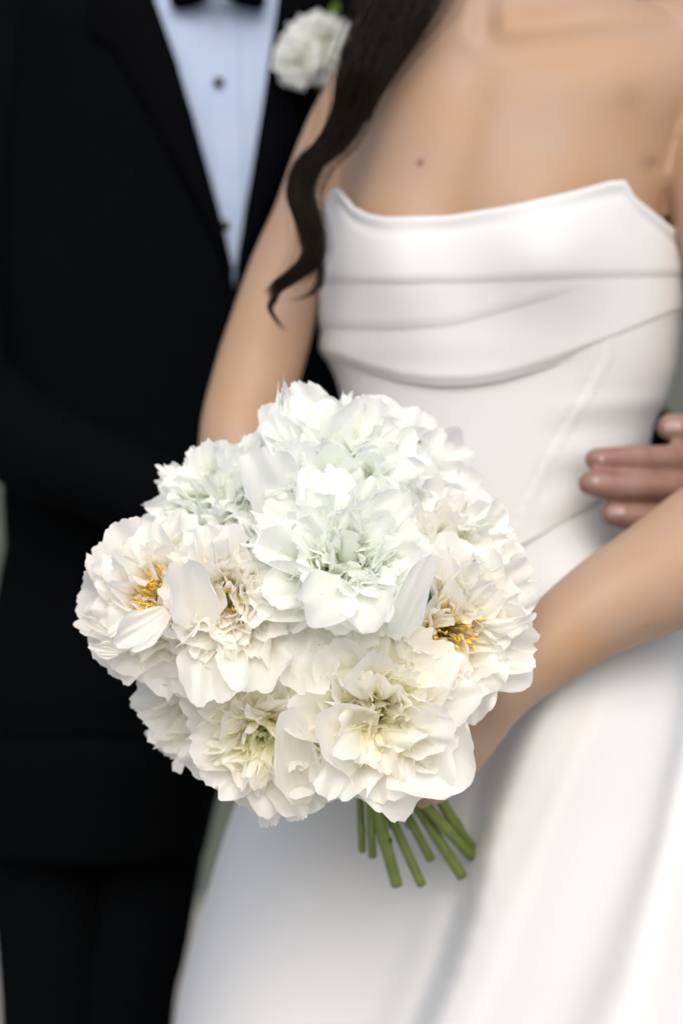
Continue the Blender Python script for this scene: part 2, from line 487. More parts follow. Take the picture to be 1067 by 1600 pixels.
# ---- gown surfaces
T_DRESS = [(250, 497, 1062, .110), (330, 495, 1062, .112), (430, 497, 1065, .112), (540, 508, 1056, .107), (600, 532, 1046, .101), (700, 552, 1008, .094), (800, 560, 985, .091),
           (870, 548, 1000, .094), (950, 520, 1050, .105), (1050, 478, 1110, .118), (1150, 430, 1160, .130), (1270, 372, 1215, .142), (1400, 330, 1265, .155), (1600, 278, 1340, .175),
           (2000, 200, 1450, .23), (2500, 130, 1560, .31), (3004, 70, 1650, .38)]
TD = smooth_path(T_DRESS, 200)
def bust(px, z):
    py = 800 - (z - CZ) * F / 1.69
    e = .020 * math.exp(-((px - 610) / 75) ** 2 - ((py - 420) / 95) ** 2) + .024 * math.exp(-((px - 850) / 95) ** 2 - ((py - 400) / 95) ** 2)
    return e
def dpt(t, py, off=0.0):
    """gown surface at angle t (0 = right, pi/2 = front) seen at row py"""
    Y = 1.72
    for _ in range(4):
        z = CZ - (py - 800) / F * Y
        pr = 800 - (z - CZ) * SB
        L = ip(pr, TD[:, 0], TD[:, 1]); Rr = ip(pr, TD[:, 0], TD[:, 2]); b = ip(pr, TD[:, 0], TD[:, 3])
        a = (Rr - L) / 2 / SB; cx = ((L + Rr) / 2 - 533.5) / SB
        c, s = math.cos(t), math.sin(t)
        x = cx + (a + off) * np.sign(c) * abs(c) ** .9
        Y = YB - (b + off) * np.sign(s) * abs(s) ** .9
        if s > 0: Y -= bust(pxof(x, Y), z) * s
    return x, Y, CZ - (py - 800) / F * Y

TOP = [(494, 346), (503, 320), (512, 300), (521, 293), (532, 304), (546, 321), (572, 334), (600, 339), (700, 337), (800, 321), (900, 299), (960, 283), (985, 281), (1000, 308), (1030, 332), (1058, 356)]
BOT = [(480, 560), (515, 568), (545, 582), (600, 596), (660, 603), (720, 602), (780, 594), (860, 574), (960, 540), (1062, 498), (1080, 494)]
CR1 = [(480, 440), (600, 443), (760, 440), (900, 434), (1062, 430)]
CR2 = [(480, 512), (600, 515), (700, 508), (800, 482), (900, 452), (960, 436)]
def curve(c, px): return float(np.interp(px, [p[0] for p in c], [p[1] for p in c]))
def band_top(t, px):
    if t <= math.pi * 1.0 and t >= 0: return curve(TOP, px)
    if t > math.pi: return ip(t, [math.pi, math.pi + .38, math.pi * 1.9], [345, 330, 340])
    return 356
def band_off(px, py, top, bot):
    o = .0018
    c1, c2 = curve(CR1, px), curve(CR2, px)
    f2 = 1 - sstep(820, 960, px)
    # each pleat swells towards the crease below it, then drops back behind it
    seg = [(top, c1, .0045), (c1, c2 if f2 > .02 else bot, .0045)]
    y = py
    if y < c1:
        s = (y - top) / (c1 - top); o += .0022 * s ** 1.6 + .0012 * math.exp(-((y - top - 6) / 7) ** 2)
        o -= .0010 * math.exp(-((y - top - 24) / 9) ** 2)
        o *= 1
        o -= (.0022) * sstep(c1 - 15, c1 + 9, y)
    else:
        if y < c2:
            s = (y - c1) / max(8, c2 - c1); o += .0018 * s ** 1.5 * f2 + .002 * (1 - f2) * (y - c1) / (bot - c1)
            o -= .0018 * sstep(c2 - 17, c2 + 12, y) * f2
        else:
            s = (y - c2) / max(8, bot - c2); o += (.0055) * s ** 1.2 * f2 + .002 * (1 - f2) * (y - c1) / (bot - c1)
    o -= .0036 * sstep(bot - 22, bot, y) ** 2
    return o

nt_, nv_ = 190, 100
V = []
ts = np.linspace(-.55 * math.pi, 1.45 * math.pi, nt_)
rows = []
for j in range(nv_ + 8):
    for t in ts:
        x, Y, z = dpt(t, 440, .006)
        px = pxof(x, Y)
        top, bot = band_top(t, px), curve(BOT, px)
        if j < 8:      # bottom hem turned under, then top edge turned in
            pass
        s = (j - 4) / (nv_ - 1)
        if j < 4:
            k = (4 - j) / 4
            x, Y, z = dpt(t, top + 10 * k * k + 2 * k, band_off(px, top, top, bot) - .0052 * math.sin(k * math.pi / 2))
        elif s > 1:
            k = (j - 4 - nv_ + 1) / 4
            x, Y, z = dpt(t, bot - 5 * k * k + 2 * math.sin(k * 3.14), .0035 * (1 - k) - .0005)
        else:
            py = top + (bot - top) * s
            x, Y, z = dpt(t, py, band_off(px, py, top, bot))
        V.append((x, Y, z))
band = mesh('draped_neckline', V, grid_faces(nt_, nv_ + 8), M['satin'], bride)

SEAM = [(570, 905), (640, 765 + 80), (850, 770), (905, 572)]
WAIST = [(480, 850), (560, 885), (640, 915), (720, 905), (790, 868), (860, 834), (930, 797), (985, 762), (1060, 745)]
def bodice_off(px, py):
    o = 0.0011
    sx = ip(py, [560, 640, 740, 860, 900], [912, 886, 848, 800, 785])
    d = px - sx
    o += .0012 * math.exp(-((d - 4) / 4) ** 2) - .0010 * math.exp(-((d + 3) / 3) ** 2)
    # soft pull wrinkles by the waist
    f = sstep(820, 900, px)
    o += f * .0010 * math.sin((py - 610 + .10 * (px - 900)) / 80 * 2 * math.pi) * sstep(590, 640, py)
    o += .0012 * math.sin(px / 57 + py / 130)
    return o
nv2 = 90
V = []
for j in range(nv2 + 3):
    for t in ts:
        x, Y, z = dpt(t, 700, .002)
        px = pxof(x, Y)
        top = curve(BOT, px) - 60; bot = curve(WAIST, px) if -.2 < t < math.pi + .2 else 860
        s = min(1, j / (nv2 - 1)); py = top + (bot - top) * s
        off = bodice_off(px, py)
        if j >= nv2: off = off - .0022 * (j - nv2 + 1) / 3; py += .6
        V.append(dpt(t, py, off))
mesh('bodice', V, grid_faces(nt_, nv2 + 3), M['satin'], bride)

def skirt_off(px, py, t):
    """folds of the skirt, metres towards the outside"""
    g = sstep(800, 1150, py)
    o = 0.0
    e = ip(py, [850, 1000, 1170, 1260, 1400, 1500, 1600, 2400, 3004], [900, 850, 790, 762, 735, 705, 665, 400, 250])
    w = ip(py, [900, 1200, 1350, 1600, 3000], [54, 32, 17, 22, 100])
    o += g * (.054 * sstep(e - w, e + w * .55, px)) 
    # rounded crown of the fold then a slow fall away to the right
    o += g * .010 * math.exp(-((px - e - 55) / 45) ** 2)
    # soft inner pleat near the top of the fold
    e3 = ip(py, [1050, 1170, 1300, 1450], [900, 852, 800, 770])
    o -= .009 * math.exp(-((px - e3) / 24) ** 2) * sstep(1010, 1120, py) * (1 - sstep(1250, 1430, py))
    e2 = ip(py, [900, 1150, 1300, 1500, 1600, 3004], [1085, 1062, 1035, 985, 955, 500])
    w2 = ip(py, [900, 1300, 1600, 3000], [22, 34, 62, 200])
    o -= g * .026 * math.exp(-((px - e2) / w2) ** 2)
    e4 = ip(py, [900, 1200, 1600, 3004], [1130, 1095, 1060, 900])
    o += g * .010 * math.exp(-((px - e4) / 40) ** 2)
    # shallow waves on the left panel
    o += g * (1 - sstep(e - 90, e - 10, px)) * (.010 * math.cos((px - 430 + (py - 1300) * .30) / 62) - .006)
    o += g * .006 * math.sin((px - e) / 95.0 + 1.0) * sstep(e, e + 120, px)
    return o
nts, nvs = 260, 150
V = []
pys = np.concatenate([np.linspace(745, 1650, 110), np.linspace(1680, 2985, 40)])
for py in pys:
    for i in range(nts):
        t = 2 * math.pi * i / nts
        x, Y, z = dpt(t, py, 0)
        px = pxof(x, Y)
        fr = sstep(-.35, .1, math.sin(t))
        off = skirt_off(px, py, t) * fr + (1 - fr) * .014 * math.sin(t * 14) * sstep(820, 1300, py)
        c, s = math.cos(t), math.sin(t)
        V.append((x + off * c * .25 * fr + off * c * (1 - fr), Y - off * max(s, .0) - off * s * (1 - fr), max(.004, CZ - (py - 800) / F * YB if s < 0 else CZ - (py - 800) / F * (Y))))
    # rows run down to the floor
mesh('skirt', V, grid_faces(nts, len(pys), True), M['satin'], bride)

# ---- hair
rng = np.random.default_rng(5)
def lock(mb, pts, n, rad, seed, spread=1.0, frac=(1, 1)):
    r = np.random.default_rng(seed)
    base = smooth_path(pts, 46)
    for k in range(n):
        a = r.uniform(0, 2 * math.pi); q = math.sqrt(r.uniform(0, 1)) * spread
        endk = int(46 * r.uniform(frac[0], frac[1]))
        ph = r.uniform(0, 6.28); am = r.uniform(0, .18)
        path = []
        for i in range(endk):
            x, y, Y, w = base[i]
            f = i / 45
            aa = a + 1.3 * f + am * math.sin(f * 9 + ph)
            path.append(P(x + math.cos(aa) * w * q + am * 14 * math.sin(f * 7 + ph), y + math.sin(aa) * w * q * .35, Y + math.sin(aa) * q * w / F * 1.0))
        if len(path) > 3:
            rr = np.full(len(path), rad); rr[-4:] *= [.8, .6, .4, .2]
            V, Fs = tube(path, rr, ns=3, cap=False, up=(0, 1, .05))
            mb.add((V, Fs[:-2]))
hb = MB()
main = [(655, -260, 1.76, 40), (650, -120, 1.735, 52), (628, -10, 1.712, 56), (592, 60, 1.705, 50), (566, 120, 1.70, 40), (549, 172, 1.70, 30), (520, 222, 1.70, 26), (484, 256, 1.70, 23), (471, 300, 1.70, 20),
        (484, 350, 1.70, 20), (490, 395, 1.70, 20), (468, 426, 1.70, 18), (440, 446, 1.70, 14), (418, 464, 1.70, 10)]
hr = np.random.default_rng(77)
for q in range(15):
    # sub-locks that wander inside and just outside the main lock and end at different places
    a0 = hr.uniform(0, 6.28); sw = hr.uniform(.35, .75); ph = hr.uniform(0, 6.28)
    pts = []
    for i_, (x, y, Y, w_) in enumerate(main):
        a = a0 + i_ * .28
        pts.append((x + math.cos(a) * w_ * sw + 3 * math.sin(i_ * 1.3 + ph), y + math.sin(a) * w_ * .25 + 5 * math.sin(i_ * .9 + ph), Y + math.sin(a) * w_ * sw / F, max(3.5, w_ * .42)))
    lock(hb, pts, 75, .00030, 100 + q, 1.0, (.66, 1.0))
lock(hb, main, 320, .00030, 1, 1.05, (.55, 1.0))
lock(hb, [(x + 10 * math.sin(i_ * 1.1), y, Y, w_ * 1.5) for i_, (x, y, Y, w_) in enumerate(main)], 40, .00018, 12, 1.2, (.6, 1.0))
tail = lambda dx, dy, k: [(x + dx * (i_ / 13) ** 3, y + dy * (i_ / 13) ** 3, Y, w_ * .4) for i_, (x, y, Y, w_) in enumerate(main)][:k]
lock(hb, tail(0, 0, 12) + [(452, 442, 1.70, 6), (428, 462, 1.70, 5), (422, 482, 1.70, 5), (436, 505, 1.70, 4), (450, 520, 1.70, 3)], 36, .00026, 3, 1.0, (.92, 1))
lock(hb, tail(-6, 10, 13) + [(428, 470, 1.70, 6), (420, 490, 1.70, 4)], 40, .00026, 4, 1.0, (.92, 1))
lock(hb, tail(14, -6, 11) + [(500, 440, 1.70, 8), (480, 462, 1.70, 6), (448, 470, 1.70, 4)], 40, .00026, 6, 1.0, (.88, 1))
lock(hb, [(x + 6, y, Y, w_ * 1.25) for x, y, Y, w_ in main], 26, .00020, 8, 1.3, (.5, .95))
lock(hb, [(665, -220, 1.765, 40), (665, -110, 1.75, 44), (668, -40, 1.735, 40), (640, 30, 1.72, 34), (610, 90, 1.715, 26), (585, 140, 1.71, 16), (565, 190, 1.705, 8)], 380, .00032, 9)
cb = smooth_path([(x, y, Y + .003, w * .62) for x, y, Y, w in main[:8]], 40)
hb.add(tube([P(r[0], r[1], r[2]) for r in cb], [r[3] / F * r[2] * .95 * (1 - (k_ / 40) ** 4) + .0003 for k_, r in enumerate(cb)], [r[3] / F * r[2] * .5 * (1 - (k_ / 40) ** 4) + .0003 for k_, r in enumerate(cb)], ns=10))
# hair over the head, above the frame
hb.add(ellipsoid(hc + np.array([0, .022, .02]), (.084, .095, .118)))
hb.add(tube([hc + np.array([0, .09, 0]), hc + np.array([0, .105, -.15]), hc + np.array([0, .10, -.32])], [.075, .09, .06], [.03, .03, .02], up=(0, 1, 0)))
o = hb.build('hair', M['hair'], bride)

# ------------------------------------------------------------------ GROOM
YG = 2.10
SG = F / YG
groom = empty('person', ((250 - 533.5) / SG, YG, 0),
              label='groom in a black dinner jacket standing behind the bride, hand on her waist', cat='person')
GJ = [(-110, 170, 520, .080), (-40, 60, 610, .100), (60, 30, 640, .118), (200, 20, 628, .125), (430, 15, 596, .125), (600, 18, 570, .120), (780, 14, 552, .118),
      (850, 22, 548, .120), (950, 8, 540, .124), (1060, -8, 500, .126), (1165, -14, 440, .125)]
mb = MB()
mb.add(loft_rows([(p, l + 22 + max(0, p - 600) * .12, r - 22 - max(0, p - 600) * .12, b - .018 - max(0, p - 600) * .00008) for p, l, r, b in GJ] + [(1220, 110, 260, .05)], YG))
gc = np.array([(345 - 533.5) / SG, YG - .01, 1.675])
mb.add(tube([(gc[0], YG + .01, 1.42), (gc[0], YG, 1.50), (gc[0], YG - .01, 1.62)], [.066, .060, .058], ns=24))
mb.add(ellipsoid(gc, (.078, .100, .120)))
mb.add(ellipsoid(gc + np.array([0, -.05, -.065]), (.055, .05, .05)))
mb.add(tube([gc + np.array([0, -.095, .012]), gc + np.array([0, -.118, -.03])], [.008, .013]))
for sx in (-1, 1): mb.add(ellipsoid(gc + np.array([sx * .078, .0, -.01]), (.009, .019, .031)))
# his left arm comes round her waist to the hand with the four visible fingers
garm = smooth_path([(600, 40, 2.12, 70), (760, 400, 2.13, 62), (900, 620, 2.12, 56), (1010, 715, 2.06, 52), (1120, 765, 1.95, 46), (1185, 765, 1.86, 44), (1200, 755, 1.82, 46)], 34)
mb.add(tube([P(r[0], r[1], r[2]) for r in garm], [r[3] / F * r[2] for r in garm], ns=20))
# back of the hand
mb.add(tube(smooth_path([P(1205, 755, 1.83), P(1180, 752, 1.79), P(1145, 750, 1.765)], 8), np.linspace(.036, .042, 8), np.linspace(.018, .013, 8), ns=20, up=(-.4, 1, 0)))
FING = [
    [(1160, 700, 1.765, 24), (1120, 684, 1.745, 23.5), (1085, 674, 1.728, 23), (1062, 669, 1.722, 23), (1046, 667, 1.722, 21.5)],
    [(1165, 725, 1.760, 22), (1100, 722, 1.737, 22), (1055, 717, 1.716, 22.5), (1010, 716, 1.700, 21), (965, 717, 1.692, 20), (931, 718, 1.690, 18.5)],
    [(1165, 768, 1.760, 23), (1100, 766, 1.735, 23), (1050, 763, 1.712, 24), (1005, 761, 1.694, 22), (955, 759, 1.684, 22), (921, 755, 1.682, 19.5)],
    [(1160, 806, 1.765, 21), (1100, 812, 1.740, 21), (1060, 813, 1.718, 21), (1020, 812, 1.702, 21), (985, 808, 1.692, 21), (956, 803, 1.690, 19.5)],
]
for f in FING:
    q = smooth_path(f, 30)
    dd = np.array([1050 - f[-1][0]] * 30) * 0
    kn = 1 + .07 * np.exp(-((q[:, 0] - f[-1][0] - 62) / 14) ** 2) + .09 * np.exp(-((q[:, 0] - f[-1][0] - 138) / 20) ** 2) - .04 * np.exp(-((q[:, 0] - f[-1][0] - 98) / 20) ** 2)
    mb.add(tube([P(r[0], r[1], r[2]) for r in q], [r[3] / F * r[2] * k_ for r, k_ in zip(q, kn)], ns=16))
# thumb, behind her back
mb.add(tube(smooth_path([P(1175, 700, 1.80), P(1165, 640, 1.81), P(1140, 600, 1.82)], 10), np.linspace(.013, .010, 10), ns=12))
# his right arm, forearm across and hand behind the flowers
rarm = smooth_path([(55, 20, 2.12, 80), (-10, 260, 2.10, 70), (-40, 480, 2.10, 62), (-30, 640, 2.07, 56), (60, 715, 1.98, 50), (190, 765, 1.90, 42), (305, 812, 1.86, 36)], 34)
mb.add(tube([P(r[0], r[1], r[2]) for r in rarm], [r[3] / F * r[2] for r in rarm], ns=20))
W3 = P(308, 815, 1.86)
hand(mb, W3, P(400, 880, 1.83) - W3, (.1, .3, -1), (0, -1, .3), sc=.98, curl=(.3, .4, .3), wr=.022)
for lx in (92, 196):
    mb.add(tube([((lx - 533.5) / SG, YG, .80), ((lx - 533.5) / SG, YG - .01, .50), ((lx - 533.5) / SG, YG + .02, .10)], [.036, .034, .03], ns=16))
gb = mb.build('body', M['skin2'], groom)
remesh(gb, 0.0024, it=3, fac=.5)
# nails
for (px, py, Y, aw, ah, yaw) in ((932, 718, 1.6838, 12.0, 10, .75), (923, 754, 1.6752, 13.5, 11, .75), (963, 802, 1.6812, 14, 11, .55), (1050, 668, 1.7122, 15, 12, .5)):
    c = P(px, py, Y); s = Y / F
    rot = np.array(Matrix.Rotation(-yaw * .55, 3, 'Z'))
    V, Fs = ellipsoid(c + np.array([0, .0004, 0]), (aw * s, .0016, ah * s), ns=20, nr=10, rot=rot)
    V = np.array(V) - c
    q = V @ rot
    q[:, 0] = np.sign(q[:, 0]) * (np.abs(q[:, 0]) / (aw * s)) ** .72 * aw * s
    q[:, 2] = np.sign(q[:, 2]) * (np.abs(q[:, 2]) / (ah * s)) ** .72 * ah * s
    q[:, 1] += (q[:, 2] / (ah * s)) ** 2 * .0022            # curved across the finger
    mesh('fingernail', q @ rot.T + c, Fs, M['nail'], groom)

# shirt
def gpt(t, py, off=0.0, G=np.array(GJ)):
    Y = 2.0
    for _ in range(4):
        z = CZ - (py - 800) / F * Y
        pr = 800 - (z - CZ) * SG
        L = ip(pr, G[:, 0], G[:, 1]); Rr = ip(pr, G[:, 0], G[:, 2]); b = ip(pr, G[:, 0], G[:, 3])
        a = (Rr - L) / 2 / SG; cx = ((L + Rr) / 2 - 533.5) / SG
        c, s = math.cos(t), math.sin(t)
        x = cx + (a + off) * np.sign(c) * abs(c) ** .8
        Y = YG - (b + off) * np.sign(s) * abs(s) ** .8
    return x, Y, CZ - (py - 800) / F * Y
def t_of(px, py):
    """front angle whose surface point is seen at px"""
    lo, hi = 0.02, math.pi - .02      # px falls as t grows
    for _ in range(22):
        m = (lo + hi) / 2
        x, Y, z = gpt(m, py)
        if pxof(x, Y) > px: lo = m
        else: hi = m
    return (lo + hi) / 2
V = []
sp = np.linspace(215, 470, 70); sy = np.linspace(-80, 470, 60)
for py in sy:
    for px in sp:
        t = t_of(px, py)
        pl = ip(py, [-80, 0, 430], [372, 375, 388])      # placket edges
        pl2 = ip(py, [-80, 0, 430], [312, 316, 342])
        off = -.006 + .0016 * (sstep(pl2 - 2, pl2 + 2, px) - sstep(pl - 2, pl + 2, px))
        off += .0010 * math.sin(px / 5.5) * (1 if (px < pl2 - 5 or px > pl + 5) else 0) * .35
        off += .0015 * math.sin(py / 60 + px / 40)
        V.append(gpt(t, py, off))
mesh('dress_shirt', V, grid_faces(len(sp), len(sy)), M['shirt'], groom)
for (px, py) in ((342, 128), (352, 352), (330, -60)):
    x, Y, z = gpt(t_of(px, py), py, -.004)
    V, Fs = ellipsoid((x, Y - .001, z), (.0042, .003, .0042)); s = mesh('shirt_stud', V, Fs, M['stud'], groom)
    V, Fs = tube([(x, Y + .001, z), (x, Y - .0012, z)], .0052, ns=20, cap=False); mesh('stud_rim', V, Fs, M['studrim'], s)
# bow tie
bx = lambda px, py, Y=1.965: P(px, py, Y)
for sx in (-1, 1):
    V = []; nb = 14
    for j in range(10):
        for i in range(nb):
            u = i / (nb - 1)          # out from the knot
            h = (16 + 26 * u ** .8) * (1 - .25 * sstep(.85, 1, u))
            vv = j / 9 * 2 - 1
            V.append(bx(340 + sx * (12 + 62 * u), -24 + vv * h + 3 * math.sin(u * 5), 1.965 - .008 * math.sin(math.pi * u) * (1 - vv * vv) + .012 * u).tolist())
    n0 = len(V); V += [(a, b + .008, c) for a, b, c in V]
    Fs = grid_faces(nb, 10); Fs2 = [tuple(n0 + k for k in reversed(f)) for f in Fs]
    o = mesh('bow_tie_wing', V, Fs + Fs2, M['lapel'], groom)
V, Fs = ellipsoid(bx(340, -26, 1.960), (.010, .008, .012)); mesh('bow_tie_knot', V, Fs, M['lapel'], groom)
# jacket
EL = [(-140, 225), (-60, 232), (0, 243), (90, 275), (180, 301), (330, 341), (428, 363), (470, 368)]
ER = [(-140, 452), (-60, 443), (0, 436), (180, 409), (330, 384), (428, 370), (470, 366)]
jp = np.linspace(-105, 1150, 120)
for side in (0, 1):
    V = []; nj = 56
    for py in jp:
        ed = ip(py, [e[0] for e in (EL, ER)[side]], [e[1] for e in (EL, ER)[side]])
        if py > 470: ed = 372 if side == 0 else 350 + 30 * sstep(900, 1150, py) 
        t0 = t_of(ed, py); t1 = 1.52 * math.pi if side == 0 else -.52 * math.pi
        for i in range(nj):
            u = i / (nj - 1); t = t0 + (t1 - t0) * u ** 1.1
            off = .002 + (.0025 if side == 0 else 0) + .003 * math.sin(py / 120 + 2.2 * u * 5) * sstep(.1, .3, u)
            off -= .004 * (1 - sstep(0, .06, u)) + .010 * sstep(1080, 1150, py)
            V.append(gpt(t, py, off))
    o = mesh('jacket_front', V, grid_faces(nj, len(jp)), M['suit'], groom)
    m = o.modifiers.new('solid', 'SOLIDIFY'); m.thickness = .002; m.offset = -1
    # lapel
    V = []; nl = 16; lp = np.linspace(-100, 425, 60)
    for py in lp:
        ed = ip(py, [e[0] for e in (EL, ER)[side]], [e[1] for e in (EL, ER)[side]])
        wd = ip(py, [-100, 10, 55, 70, 425], [60, 95, 118, 88, 5])
        for i in range(nl):
            u = i / (nl - 1)
            px = ed + (-1 if side == 0 else 1) * (wd * u - 1.5)
            V.append(gpt(t_of(px, py), py, .0085 - .003 * (1 - u) ** 4 + .002 * math.sin(u * 3.1)))
    o = mesh('lapel', V, grid_faces(nl, len(lp)), M['lapel'], groom)
    m = o.modifiers.new('solid', 'SOLIDIFY'); m.thickness = .002; m.offset = -1
def sleeve(rows, name='sleeve', folds=1.0):
    q = smooth_path(rows, 60)
    path = [P(r[0], r[1], r[2]) for r in q]
    rad = np.array([r[3] / F * r[2] for r in q])
    V, Fs = tube(path, rad, ns=36, cap=False)
    V = np.array(V); n = len(path)
    for i in range(n):
        c = np.array(path[i])
        for k in range(36):
            v = V[i * 36 + k]; a = k / 36 * 2 * math.pi
            V[i * 36 + k] = c + (v - c) * (1 + folds * .05 * math.sin(i * .55 + 2 * math.sin(a)) * math.sin(a * 2 + i * .08))
    o = mesh(name, V, Fs[:-2], M['suit'], groom)
    m = o.modifiers.new('solid', 'SOLIDIFY'); m.thickness = .002; m.offset = -1
sleeve([(95, -40, 2.12, 100), (45, 60, 2.12, 108), (0, 260, 2.10, 96), (-25, 470, 2.10, 86), (-20, 620, 2.07, 82), (55, 695, 1.98, 76), (165, 745, 1.91, 68), (285, 800, 1.87, 60)])
sleeve([(560, -40, 2.12, 100), (625, 60, 2.13, 104), (750, 380, 2.14, 88), (890, 610, 2.13, 80), (1000, 712, 2.07, 76), (1095, 760, 1.98, 68), (1165, 768, 1.88, 60)])
# trousers
mb = MB()
mb.add(loft_rows([(1080, 0, 420, .105), (1150, -12, 380, .118), (1230, -14, 346, .108), (1330, -12, 322, .09)], YG, pw=2.4))
for rows in ([(84, 1200, 2.10, 98), (84, 1400, 2.09, 94), (90, 1600, 2.08, 86), (92, 2000, 2.09, 74), (92, 2660, 2.12, 66)],
             [(250, 1200, 2.10, 90), (214, 1450, 2.09, 84), (188, 1600, 2.08, 83), (190, 2000, 2.09, 72), (190, 2660, 2.12, 64)]):
    q = smooth_path(rows, 30)
    mb.add(tube([P(r[0], r[1], r[2]) for r in q], [r[3] / F * r[2] for r in q], ns=28, cap=False))
mb.build('trousers', M['suit'], groom)
for lx in (92, 190):
    x0 = (lx - 533.5) / SG
    V, Fs = tube(smooth_path([(x0, YG + .06, .045), (x0, YG - .05, .045), (x0, YG - .17, .032)], 10), np.linspace(.040, .044, 10), np.linspace(.045, .028, 10), ns=20, up=(0, 0, 1))
    V = [(a, b, max(c, .002)) for a, b, c in V]
    mesh('shoe', V, Fs, M['shoe'], groom)

# ------------------------------------------------------------------ petals
NI = {}
def petal_faces(nu, nv):
    if (nu, nv) not in NI: NI[(nu, nv)] = grid_faces(nu, nv)
    return NI[(nu, nv)]

def petal(r, L, W, th0, th1, az, base_r=.004, cup=1.2, ruffle=.0015, notch=.12, nn=3, nu=15, nv=12, point=.35, lift=0.0, twist=0.0, wbase=.28, curl=0.0):
    """petal in flower space (axis = +Z). th: angle from the axis along the petal; cup: sideways curvature in radians at the edge"""
    u = np.linspace(-1, 1, nu)[None, :].repeat(nv, 0)
    v = np.linspace(0, 1, nv)[:, None].repeat(nu, 1)
    prof = 1 - point * 1.45 * (1 - np.sqrt(1 - .97 * u * u))
    nc = np.zeros(nu)
    uu = np.linspace(-1, 1, nu)
    for k in range(nn):
        c = r.uniform(-.8, .8); w_ = r.uniform(.10, .26)
        nc = np.maximum(nc, notch * r.uniform(.3, 1.1) * np.exp(-np.abs((uu - c) / w_) ** 1.3))
    ks = r.uniform(4.5, 8.5); psn = r.uniform(0, 6)
    nc += notch * .36 * (1 - np.abs(np.sin(uu * ks * .5 + psn + .5 * np.sin(uu * 3 + psn)))) ** 2.5 + notch * .13 * r.uniform(-1, 1, nu)
    Lu = prof * (1 - nc[None, :])
    s = v * Lu                                   # 0..1 along
    th = th0 + (th1 - th0) * s ** 1.15 + curl * np.clip(s - .72, 0, 1) ** 1.3 * 6
    # integrate the centre line on a fine table
    S = np.linspace(0, 1.05, 60)
    TH = th0 + (th1 - th0) * S ** 1.15 + curl * np.clip(S - .72, 0, 1) ** 1.3 * 6
    dr = np.concatenate([[0], np.cumsum((np.sin(TH[1:]) + np.sin(TH[:-1])) / 2 * np.diff(S))]) * L
    dz = np.concatenate([[0], np.cumsum((np.cos(TH[1:]) + np.cos(TH[:-1])) / 2 * np.diff(S))]) * L
    rr = np.interp(s, S, dr) + base_r; zz = np.interp(s, S, dz) + lift
    w = W * (wbase + (1 - wbase) * np.sin(np.clip(v / .78, 0, 1) * math.pi / 2) ** 1.1) * (1 - .06 * np.sin(v * 9 + r.uniform(0, 6)))
    ph = u * cup * (0.45 + .55 * v)
    Rc = w / max(abs(cup), .05) / (0.45 + .55 * v)
    lat = Rc * np.sin(ph); inn = Rc * (1 - np.cos(ph)) * (1 if cup > 0 else -1)
    k1, k2, p1, p2, p3 = r.uniform(4, 7), r.uniform(8, 13), *r.uniform(0, 6.28, 3)
    edge = v ** 2 * .7 + .3 * np.abs(u) * v
    inn = inn + ruffle * edge * (np.sin(k1 * u + p1) + .55 * np.sin(k2 * u + p2 + 2 * v)) + ruffle * .8 * np.sin(v * 6 + u * 2 + p3) * v
    pk = r.uniform(7, 13); pa = r.uniform(.25, .6) * ruffle
    inn = inn + pa * np.sin(pk * u * (1 + .15 * np.sin(3 * v + p1)) + p3) * np.sin(np.clip(v, 0, 1) * 2.6) * (1 - .3 * np.abs(u))
    lat = lat + ruffle * .5 * edge * np.sin(k1 * 1.3 * u + v * 4 + p2)
    if twist:
        ca, sa = np.cos(twist * v), np.sin(twist * v)
        lat, inn = lat * ca - inn * sa, lat * sa + inn * ca
    x = rr - np.cos(th) * inn; z = zz + np.sin(th) * inn; y = lat
    ca, sa = math.cos(az), math.sin(az)
    V = np.stack([x * ca - y * sa, x * sa + y * ca, z], -1).reshape(-1, 3)
    U = np.stack([(u + 1) / 2 + r.uniform(0, 5), v * Lu], -1).reshape(-1, 2)
    return V, petal_faces(nu, nv), U

def frame_mat(axis, roll=0.0):
    a = np.asarray(axis, float); a /= np.linalg.norm(a)
    h = np.array([0, 0, 1.0]) if abs(a[2]) < .9 else np.array([1.0, 0, 0])
    x = np.cross(h, a); x /= np.linalg.norm(x); y = np.cross(a, x)
    c, s = math.cos(roll), math.sin(roll)
    return np.stack([x * c + y * s, -x * s + y * c, a], 1)      # columns

BIND = P(640, 1196, 1.612)
bq = empty('bouquet', BIND.tolist(), label='round bouquet of white and ivory peonies, green stems cut short, held before the gown', cat='bouquet')
WORLD[bq.name] = Vector(BIND)

